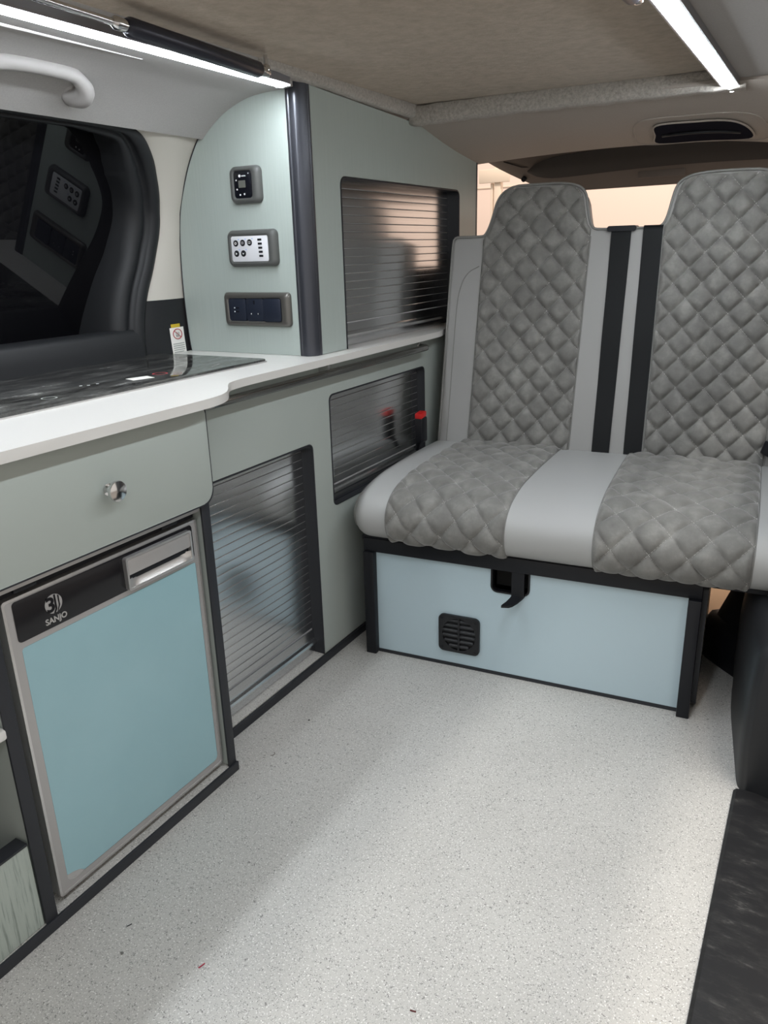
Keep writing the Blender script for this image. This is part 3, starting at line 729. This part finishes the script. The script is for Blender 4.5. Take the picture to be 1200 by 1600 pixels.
# ================================================================== CEILING FITTINGS
def led(name, label, x0, y0, y1, z, side):
    t = thing(name, label, 'light', (x0, (y0+y1)/2, z))
    s = side
    ch = [(x0-s*.020, z+.012), (x0-s*.020, z-.004), (x0-s*.0165, z-.004), (x0-s*.0165, z+.003), (x0+s*.0165, z+.003), (x0+s*.0165, z-.004), (x0+s*.020, z-.004), (x0+s*.020, z+.012)]
    prism('led_channel', ch, 'y', y0, y1, M_alu, t)
    n = 8; dp = [(x0-.016+.032*k/n, z-.0035-.006*math.sin(PI*k/n)) for k in range(n+1)]+[(x0+.016, z+.002), (x0-.016, z+.002)]
    prism('led_diffuser', dp, 'y', y0+.003, y1-.003, M_led, t)
    box('end_cap', x0-.0205, x0+.0205, y1, y1+.004, z-.008, z+.013, M_silver, t, .002)
    return t
led('led_strip', 'bright white light strip along the roof edge above the hob', -.010, -1.75, -.128, 1.402, 1)
led('led_strip', 'bright white light strip on the right of the ceiling above the bench', .803, -1.9, .64, 1.396, 1)
def strut(label, a, b_, c_):
    a, b_, c_ = Vector(a), Vector(b_), Vector(c_)      # rod end, rod/body joint, body end
    t = thing('gas_strut', label, 'gas strut', b_)
    tube('strut_body', [b_, b_+(c_-b_)*.02, c_-(c_-b_)*.02, c_], [.011, .0145, .0145, .011], mat('strut_black', (.03, .032, .045), .3, .3), t, 16)
    tube('strut_rod', [a, b_], .005, M_steel, t)
    d = (c_-b_).normalized()
    tube('ball_end', [c_, c_+d*.012, c_+d*.03], [.008, .010, .006], M_steel, t, 12)
    lathe('ball_stud', [(.007, 0), (.009, .006), (.007, .012), (.004, .014), (.004, .03)], c_+d*.022, (0, 0, 1), M_steel, t, 16)
    tube('rod_collar', [b_-d*.03, b_-d*.022, b_], [.006, .010, .0085], M_steel, t, 12)
    return t
strut('dark gas strut of the lifting roof beside the left light strip', (.085, -1.0, 1.398), (.072, -.64, 1.396), (.052, -.285, 1.394))
strut('gas strut of the lifting roof beside the right light strip', (.74, -1.2, 1.398), (.75, -.85, 1.397), (.768, -.335, 1.396))
gh = thing('grab_handle', 'grey moulded grab handle on the headliner above the window', 'handle', (-.22, -.61, 1.37))
hpth = smooth_pts([(-.245, -.735, 1.362), (-.225, -.733, 1.352), (-.200, -.722, 1.356), (-.188, -.690, 1.372), (-.184, -.64, 1.378), (-.184, -.55, 1.378), (-.187, -.520, 1.372), (-.197, -.497, 1.358), (-.220, -.488, 1.350), (-.245, -.486, 1.358)], 4)
bm = B(); rings = []
for i, p in enumerate(hpth):
    t = (hpth[min(i+1, len(hpth)-1)]-hpth[max(i-1, 0)]).normalized(); up = Vector((-.45, 0, .89)); s = t.cross(up).normalized(); w = s.cross(t)
    k = abs(i/(len(hpth)-1)*2-1); a_, b_ = .013+.012*max(0, (k-.35)/.65)**1.0, .017+.012*max(0, (k-.4)/.6)
    rings.append([bm.verts.new(p+s*a_*math.cos(q)+w*b_*.8*math.sin(q)) for q in [2*PI*j/14 for j in range(14)]])
for a, b_ in zip(rings, rings[1:]):
    for j in range(14): bm.faces.new((a[j], a[(j+1) % 14], b_[(j+1) % 14], b_[j]))
bm.faces.new(rings[0]); bm.faces.new(rings[-1])
out('grip', bm, M_grip, gh, smooth=True)
for y in (-.733, -.487):
    bm = B(); add_lathe(bm, [(.026, 0), (.026, .006), (.020, .012)], (-.240, y, 1.366), (.5, 0, -.86), 20); out('end_pad', bm, M_grip, gh, smooth=True)

# ================================================================== BENCH SEAT (its own frame, turned a little to the furniture)
TH = .0811
bs = thing('bench_seat', 'grey quilted two-seat bench on a black steel frame', 'bench seat', (0, 0, 0), TH)
# -- base
bp = plate('base_panel', [(.104, .010), (.886, .010), (.886, .302), (.104, .302)], [rrect(.424, .521, .238, .3015, (.001, .001, .016, .016))], 'y', .014, 0, M_panelblue, bs)
box('base_edging', .104, .886, -.001, .014, .0, .010, M_edge, bp)
fm = box('frame_rail', .074, .914, -.014, .016, .302, .340, M_black, bs, .002)
box('leg', .074, .104, -.020, .016, 0, .302, M_black, bs, .002)
box('leg', .886, .914, -.024, .016, 0, .302, M_black, bs, .002)
box('leg', .074, .104, .50, .53, 0, .302, M_black, bs, .002)
box('leg', .886, .914, .50, .53, 0, .302, M_black, bs, .002)
sp_ = prism('side_panel', rrect(.018, .50, .012, .325, .02), 'x', .9145, .924, M_beige, bs)
plate('side_edging', rrect(.016, .502, .010, .327, .022), [rrect(.020, .498, .014, .323, .018)], 'x', .9140, .9252, M_edge, sp_)
box('seat_board', .07, 1.09, -.01, .54, .334, .346, M_black, bs)
box('base_back', .104, .886, .49, .505, .01, .33, M_black, bs)
# latch pocket with its pull lever
plate('latch_bezel', rrect(.4225, .5225, .2365, .3015, (.001, .001, .017, .017)), [rrect(.427, .518, .241, .301, (.001, .001, .013, .013))], 'y', .012, -.003, M_blackgloss, bp)
box('latch_box', .42, .525, .06, .07, .23, .32, M_dark, bp)
lv = prism('lever', [(.478, .236), (.510, .236), (.510, .302), (.478, .302)], 'y', -.010, -.002, M_black, bs, .001)
bm = B(); rings = []
for (x, y, z, w) in ((.496, -.004, .238, .015), (.492, -.014, .233, .014), (.485, -.028, .227, .013), (.477, -.040, .223, .012), (.473, -.046, .222, .009)):
    rings.append([bm.verts.new((x+dx*w, y+.3*dx*w, z+dz)) for dx, dz in ((-1, -.003), (1, -.003), (1, .003), (-1, .003))])
for a, b_ in zip(rings, rings[1:]):
    for j in range(4): bm.faces.new((a[j], a[(j+1) % 4], b_[(j+1) % 4], b_[j]))
bm.faces.new(rings[0]); bm.faces.new(rings[-1])
out('lever_tongue', bm, M_black, lv, smooth=True, autos=40)
# warm air vent
VX, VZ, VR = .340, .0995, .046
vn = plate('air_vent', rrect(VX-.056, VX+.056, VZ-.053, VZ+.053, .014), [[(VX+VR*math.cos(2*PI*k/36), VZ+VR*math.sin(2*PI*k/36)) for k in range(36)]], 'y', -.0005, -.008, M_trimr, bs)
lathe('vent_duct', [(VR, 0), (VR, .0005), (0, .0005)], (VX, -.0004, VZ), (0, -1, 0), M_dark, vn, 36)
for k in range(6):
    z = VZ+.036-.0145*k
    hw = math.sqrt(max(0, VR**2-(z-VZ)**2))-.001
    for s_ in (-1, 1):
        bm = B(); x0, x1 = (VX-hw, VX-.002) if s_ < 0 else (VX+.002, VX+hw)
        add_box(bm, x0, x1, -.0085, -.0010, z-.0022, z+.0022)
        for v in bm.verts:
            if v.co.y > -.004: v.co.z += .006
        out('louvre', bm, M_trimr, vn)
box('vent_bar', VX-.0025, VX+.0025, -.0095, -.001, VZ-VR, VZ+VR, M_trimr, vn)
for dx in (-.046, .046):
    for dz in (-.043, .043): lathe('screw', [(.0042, 0), (.0042, .001), (.0028, .002), (0, .002)], (VX+dx, -.008, VZ+dz), (0, -1, 0), M_black, vn, 12)

# -- quilting
def quilt(name, surf, xl, xr, v0, v1, amp, parent, nu, nv, x_off=0., v_off=0., PX=.073, PV=.078):
    def hgt(x, v, e):
        a, b_ = (x-x_off)/PX+(v-v_off)/PV, (x-x_off)/PX-(v-v_off)/PV
        q = abs(math.sin(PI*a))*abs(math.sin(PI*b_))
        w = 1+.14*math.sin(math.floor(a)*2.3+math.floor(b_)*1.7)
        return amp*(1-(1-q)**2.2)**.62*w*e
    def fn(s, t):
        v = v0+(v1-v0)*t; A, Z = xl(v), xr(v); x = A+(Z-A)*s
        d = min(x-A, Z-x, .03, (v-v0), (v1-v)*.35+.003); e = min(1, max(0, d)/.012)
        p, n = surf(x, v)
        return p+n*(.0012+(hgt(x, v, 1)*(.35+.65*e) if e > 0 else 0)*1.0-(.002 if e == 0 else 0))
    o = grid(name, fn, nu, nv, M_velvet, parent)
    # stitches along the two families of lines
    bm = B(); lo, hi = xl((v0+v1)/2)-.05, xr((v0+v1)/2)+.05
    ds = .0075
    def dash(x, v, dx, dv):
        p0, n0 = surf(x, v); p1, _ = surf(x+dx*.0052, v+dv*.0052)
        t = (p1-p0); L_ = t.length
        if L_ < 1e-6: return
        t.normalize(); s_ = t.cross(n0).normalized()*.0005; up = n0*.0008
        w = .0014+.45*(hgt(x-.0017, v, 1)+hgt(x+.0017, v, 1))*.5; q0, q1 = p0+n0*w, p1+n0*w
        vv = [bm.verts.new(c) for c in (q0-s_, q0+s_, q0+up, q1-s_, q1+s_, q1+up)]
        for f in ((0, 1, 2), (3, 5, 4), (1, 4, 5, 2), (0, 2, 5, 3)): bm.faces.new([vv[i] for i in f])
    for fam in (1, -1):
        dx, dv = PX, -fam*PV; l = math.hypot(dx, dv); dx, dv = dx/l, dv/l
        kmin = int(math.floor(min(((x-x_off)/PX+fam*(v-v_off)/PV) for x in (lo, hi) for v in (v0, v1))))
        kmax = int(math.ceil(max(((x-x_off)/PX+fam*(v-v_off)/PV) for x in (lo, hi) for v in (v0, v1))))
        for k in range(kmin, kmax+1):
            x = lo
            while x < hi:
                v = v_off+fam*PV*(k-(x-x_off)/PX)
                if v0+.004 < v < v1-.004 and xl(v)+.004 < x < xr(v)-.004: dash(x, v, dx, dv)
                x += ds*dx
    st_ = out('stitching', bm, M_thread, o); tag(st_, kind='stuff')
    return o

# -- seat cushion
CP = smooth_pts([(0, .555, .482), (0, .45, .489), (0, .30, .493), (0, .17, .494), (0, .09, .491), (0, .03, .482), (0, -.015, .467), (0, -.043, .444), (0, -.055, .415), (0, -.050, .382), (0, -.034, .358), (0, -.012, .347)], 5)
CL = [0.]
for a, b_ in zip(CP, CP[1:]): CL.append(CL[-1]+(b_-a).length)
CT = CL[-1]; CX0, CX1 = .058, 1.105
def cpro(v):
    v = max(0, min(CT, v))
    for i in range(len(CL)-1):
        if v <= CL[i+1]:
            k = (v-CL[i])/(CL[i+1]-CL[i]); p = CP[i].lerp(CP[i+1], k)
            t = (CP[min(i+2, len(CP)-1)]-CP[i]).normalized().lerp((CP[i+1]-CP[max(i-1, 0)]).normalized(), 1-k) if False else (CP[i+1]-CP[i]).normalized()
            j = i if k < .5 else i+1
            def tn(m_): return (CP[min(m_+1, len(CP)-1)]-CP[max(m_-1, 0)]).normalized()
            t = tn(i).lerp(tn(i+1), k).normalized()
            return p, Vector((0, -t.z, t.y)) * -1
    return CP[-1], Vector((0, 0, -1))
def csurf(x, v):
    p, n = cpro(v)
    r = .042; d = min(x-CX0, CX1-x); e = 0.
    if d < r: e = r*(1-math.sqrt(max(0, 1-((r-d)/r)**2)))
    crown = .006*math.sin(PI*max(0, min(1, (x-CX0)/(CX1-CX0))))
    q = p+n*(crown*.6-e); return Vector((x, q.y, q.z)), n
cu = None
def cushion_body():
    bm = B(); nx = 60; nv = 50
    xs = [CX0+.042*(k/8)**1.7 for k in range(9)]+[CX0+.042+(CX1-CX0-.084)*k/40 for k in range(1, 41)]
    xs += [CX1-.042*(k/8)**1.7 for k in range(7, -1, -1)]
    R_ = []
    for x in xs:
        row = [bm.verts.new(csurf(x, CT*j/nv)[0]) for j in range(nv+1)]
        row += [bm.verts.new((x, .10, .347)), bm.verts.new((x, .545, .347))]
        R_.append(row)
    m_ = len(R_[0])
    for a, b_ in zip(R_, R_[1:]):
        for j in range(m_): bm.faces.new((a[j], a[(j+1) % m_], b_[(j+1) % m_], b_[j]))
    bm.faces.new(R_[0]); bm.faces.new(R_[-1])
    return out('seat_cushion', bm, M_leatherb, bs, smooth=True, autos=60)
cu = cushion_body()
def lin(a, b_): return lambda v: a+(b_-a)*max(0, min(1, v/CT))
quilt('quilted_panel', csurf, lin(.165, .158), lin(.478, .468), .012, CT-.004, .0112, cu, 100, 220, .03, .01, .079, .088)
quilt('quilted_panel', csurf, lin(.668, .676), lin(1.012, 1.003), .012, CT-.004, .0112, cu, 105, 220, .55, .03, .082, .088)
for xa, xb in ((.165, .158), (.478, .468), (.668, .676), (1.012, 1.003)):
    bm = B(); pts = []
    for j in range(60):
        v = CT*j/59; x = xa+(xb-xa)*j/59; p, n = csurf(x, v); pts.append(p+n*.0006)
    add_tube(bm, pts, .0013, 6); out('panel_seam', bm, M_pipe, cu, smooth=True)
bm = B(); add_tube(bm, [csurf(CX0+.004, .06+(CT-.06)*j/50)[0]+Vector((-.001, 0, 0)) for j in range(51)], .003, 8); out('piping', bm, M_pipe, cu, smooth=True)

# -- backrest
def bk(x, z, off=0.):
    y = .50+(z-.49)*.2007
    return Vector((x, y-off*.980, z+off*.197))
BN = Vector((0, -.980, .197))
def bsurf(x, v): return bk(x, v), BN.copy()
HL = [(1.090, .190), (1.097, .197), (1.110, .204), (1.128, .210), (1.150, .216), (1.175, .222), (1.192, .229), (1.206, .240), (1.217, .258), (1.2245, .285)]
HR = [(1.098, .522), (1.102, .511), (1.112, .503), (1.130, .497), (1.155, .491), (1.180, .486), (1.198, .479), (1.210, .467), (1.219, .446), (1.2245, .41)]
OL = [(.090, .44), (.092, .70), (.094, 1.00), (.0955, 1.070), (.099, 1.082), (.108, 1.088), (.15, 1.088), (.176, 1.0885)]
OL += [(x, z) for z, x in HL]+[(.355, 1.2255)]+[(x, z) for z, x in reversed(HR)]
CXB = .602; q = [(.56, 1.097), (.602, 1.097)]
half = OL+q
def lift(p): return p
OUT = half+[(2*CXB-x, z+(.006 if z > 1.15 else 0)) for x, z in reversed(half[:-1])]
bm = B()
fr_ = [bm.verts.new(bk(x, z, 0)) for x, z in OUT]; bf = bm.faces.new(fr_)
bk_ = [bm.verts.new(bk(x, z, -.085)) for x, z in OUT]; bb = bm.faces.new(list(reversed(bk_)))
n_ = len(OUT)
for i in range(n_): bm.faces.new((fr_[i], fr_[(i+1) % n_], bk_[(i+1) % n_], bk_[i]))
bmesh.ops.recalc_face_normals(bm, faces=bm.faces)
bmesh.ops.bevel(bm, geom=list(bf.edges)+list(bb.edges), offset=.010, segments=3, affect='EDGES', profile=.5)
bo = out('backrest', bm, M_leather, bs, smooth=True, autos=40)
PTS = smooth_pts([bk(x, z, -.006) for x, z in OUT], 2)
cen = Vector((CXB, 0, .8))
bm = B(); add_tube(bm, [p+Vector((0, -.001, .002)) for p in PTS], .0036, 8); out('piping', bm, M_pipe, bo, smooth=True)
def xlL(v): return .182+.006*(v-.49)/.6+.006 if v < 1.09 else ip(HL, v)+.007
def xrL(v):
    e = .498+.008*(v-.49)/.6
    return e if v < 1.10 else min(e, ip(HR, v)-.007)
quilt('quilted_panel', bsurf, xlL, xrL, .455, 1.217, .0148, bo, 100, 240, .035, .02)
quilt('quilted_panel', bsurf, lambda v: 2*CXB-xrL(v-(.006 if v > 1.15 else 0))+.002, lambda v: 2*CXB-xlL(v-(.006 if v > 1.15 else 0)), .455, 1.223, .0148, bo, 100, 240, .045, .055)
for f_ in (lambda v: xlL(v)-.001, lambda v: xrL(v)+.001, lambda v: 2*CXB-xrL(v)+.001, lambda v: 2*CXB-xlL(v)+.001):
    bm = B(); add_tube(bm, [bk(f_(.46+.62*k/30), .46+.62*k/30, .001) for k in range(31)], .0016, 6); out('panel_seam', bm, M_pipe, bo, smooth=True)
sb = smooth_pts([bk(.118, .47, .0005), bk(.120, .70, .0005), bk(.122, .88, .0005), bk(.130, .945, .0005), bk(.150, .985, .0005), bk(.184, 1.005, .0005)], 6)
bm = B(); add_tube(bm, sb, .0012, 6); out('border_seam', bm, M_pipe, bo, smooth=True)

# -- belts lying on the backrest
def w2(p):
    c, s_ = math.cos(TH), math.sin(TH); return Vector((p.x*c-p.y*s_, p.x*s_+p.y*c, p.z))
def belt(label, x0b, x1b, x0t, x1t, guide):
    t = thing('seat_belt', label, 'seat belt', w2(bk((x0b+x1b)/2, .49)), group='belts on the bench backrest')
    bm = B(); rows = []
    path = [(.47+.62*k/20, .004+.0015*math.sin(k*.7), 0) for k in range(21)]+[(1.098, .004, 0), (1.1045, -.002, 0), (1.108, -.02, 0), (1.108, -.05, 0), (1.106, -.08, 0), (1.09, -.090, 0), (1.0, -.092, 0), (.85, -.092, 0)]
    for z, o_, _ in path:
        k = min(1, (z-.47)/.63)
        rows.append([w2(bk(x, z, o_)) for x in (x0b+(x0t-x0b)*k, (x0b+x1b)/2+((x0t+x1t)/2-(x0b+x1b)/2)*k, x1b+(x1t-x1b)*k)])
    V = [[bm.verts.new(p) for p in r_] for r_ in rows]
    for a, b_ in zip(V, V[1:]):
        for j in range(2): bm.faces.new((a[j], a[j+1], b_[j+1], b_[j]))
    bmesh.ops.recalc_face_normals(bm, faces=bm.faces); bmesh.ops.solidify(bm, geom=list(bm.faces), thickness=.0014)
    out('webbing', bm, M_belt, t, smooth=True, autos=40)
    if guide:
        bm = B(); g = rrect(x0t-.012, x1t+.012, 1.089, 1.1035, .006)
        a = [bm.verts.new(w2(bk(x, z, .009))) for x, z in g]; b_ = [bm.verts.new(w2(bk(x, z+.012, -.05))) for x, z in g]
        bm.faces.new(a); bm.faces.new(b_)
        for i in range(len(g)): bm.faces.new((a[i], a[(i+1) % len(g)], b_[(i+1) % len(g)], b_[i]))
        out('belt_guide', bm, M_black, t, smooth=True, autos=40)
belt('black belt with a moulded top guide, left of two on the backrest', .566, .615, .563, .617, True)
belt('black belt without a guide, right of two on the backrest', .655, .704, .648, .699, False)

# -- buckles
bu = thing('seat_belt_buckle', 'black belt buckle with red button beside the cabinet shutter', 'belt buckle', (.036, .42, .49))
bm = B(); add_box(bm, .020, .048, .400, .436, .500, .578, .006, 3)
out('buckle_body', bm, M_black, bu, smooth=True, autos=40)
bm = B(); add_box(bm, .022, .046, .399, .433, .576, .592, .003, 2)
for v in bm.verts: v.co.z += (v.co.y-.415)*.15
out('release_button', bm, M_red, bu, smooth=True, autos=40)
tube('buckle_stalk', [(.030, .42, .508), (.020, .426, .495), (.0115, .432, .47)], .007, M_black, bu)
bu2 = thing('seat_belt_buckle', 'black belt buckle lying at the right end of the seat cushion', 'belt buckle', w2(Vector((1.035, .49, .509))))
for nm, dims, mt_ in (('buckle_body', (-.030, .030, -.022, .022, .004, .040), M_black), ('buckle_slot', (-.026, .026, -.024, -.020, .016, .028), M_dark)):
    bm = B(); add_box(bm, *dims, .004 if nm == 'buckle_body' else 0, 2)
    bmesh.ops.rotate(bm, verts=bm.verts, cent=(0, 0, 0), matrix=Matrix.Rotation(.5, 3, 'Z') @ Matrix.Rotation(.35, 3, 'Y'))
    bmesh.ops.translate(bm, verts=bm.verts, vec=w2(Vector((1.035, .49, .509))))
    out(nm, bm, mt_, bu2, smooth=True, autos=40)
p0 = w2(Vector((1.055, .50, .51)))
bm = B(); add_box(bm, p0.x-.02, p0.x+.06, p0.y-.002, p0.y+.002, p0.z-.045, p0.z-.02)
out('buckle_strap', bm, M_belt, bu2)

# ================================================================== SMALL DEBRIS ON THE FLOOR
def crumb(name, label, x, y, r, material, seed):
    rnd = random.Random(seed); bm = B(); bmesh.ops.create_icosphere(bm, subdivisions=1, radius=r)
    for v in bm.verts: v.co = Vector((v.co.x*rnd.uniform(.7, 1.3), v.co.y*rnd.uniform(.7, 1.3), max(-r*.4, v.co.z*.5)))
    zmin = min(v.co.z for v in bm.verts)
    bmesh.ops.translate(bm, verts=bm.verts, vec=(x, y, -zmin))
    return tag(out(name, bm, material, None), label, 'debris')
def fibre(name, label, pts, r, material):
    return tag(tube(name, smooth_pts([(x, y, r) for x, y in pts], 4), r, material, None, 6), label, 'debris')
fibre('red_fibre', 'short red thread on the floor in front of the fridge', [(.3505, -.997), (.352, -.992), (.3535, -.986)], .0010, mat('red_fibre', (.35, .02, .05), .7))
crumb('grit_crumb', 'small grey grit crumb on the floor nearest the fridge', .222, -1.035, .0028, mat('grit', (.16, .16, .15), .9), 3)
fibre('black_fibre', 'short black wisp on the floor in front of the fridge', [(.189, -.994), (.191, -.990), (.1925, -.986)], .0008, M_black)
fibre('dark_splinter', 'dark red-brown splinter at the bottom middle of the floor', [(.676, -.903), (.685, -.901)], .0011, mat('splinter', (.09, .02, .02), .8))
crumb('black_crumb', 'tiny black crumb on the floor near the lower shutter', .12, -.36, .0022, M_black, 5)
fibre('brown_fibre', 'curled brown hair on the floor by the step of the kitchen unit', [(.121, -.512), (.126, -.507), (.125, -.501), (.121, -.499)], .0005, mat('hair', (.10, .06, .04), .7))
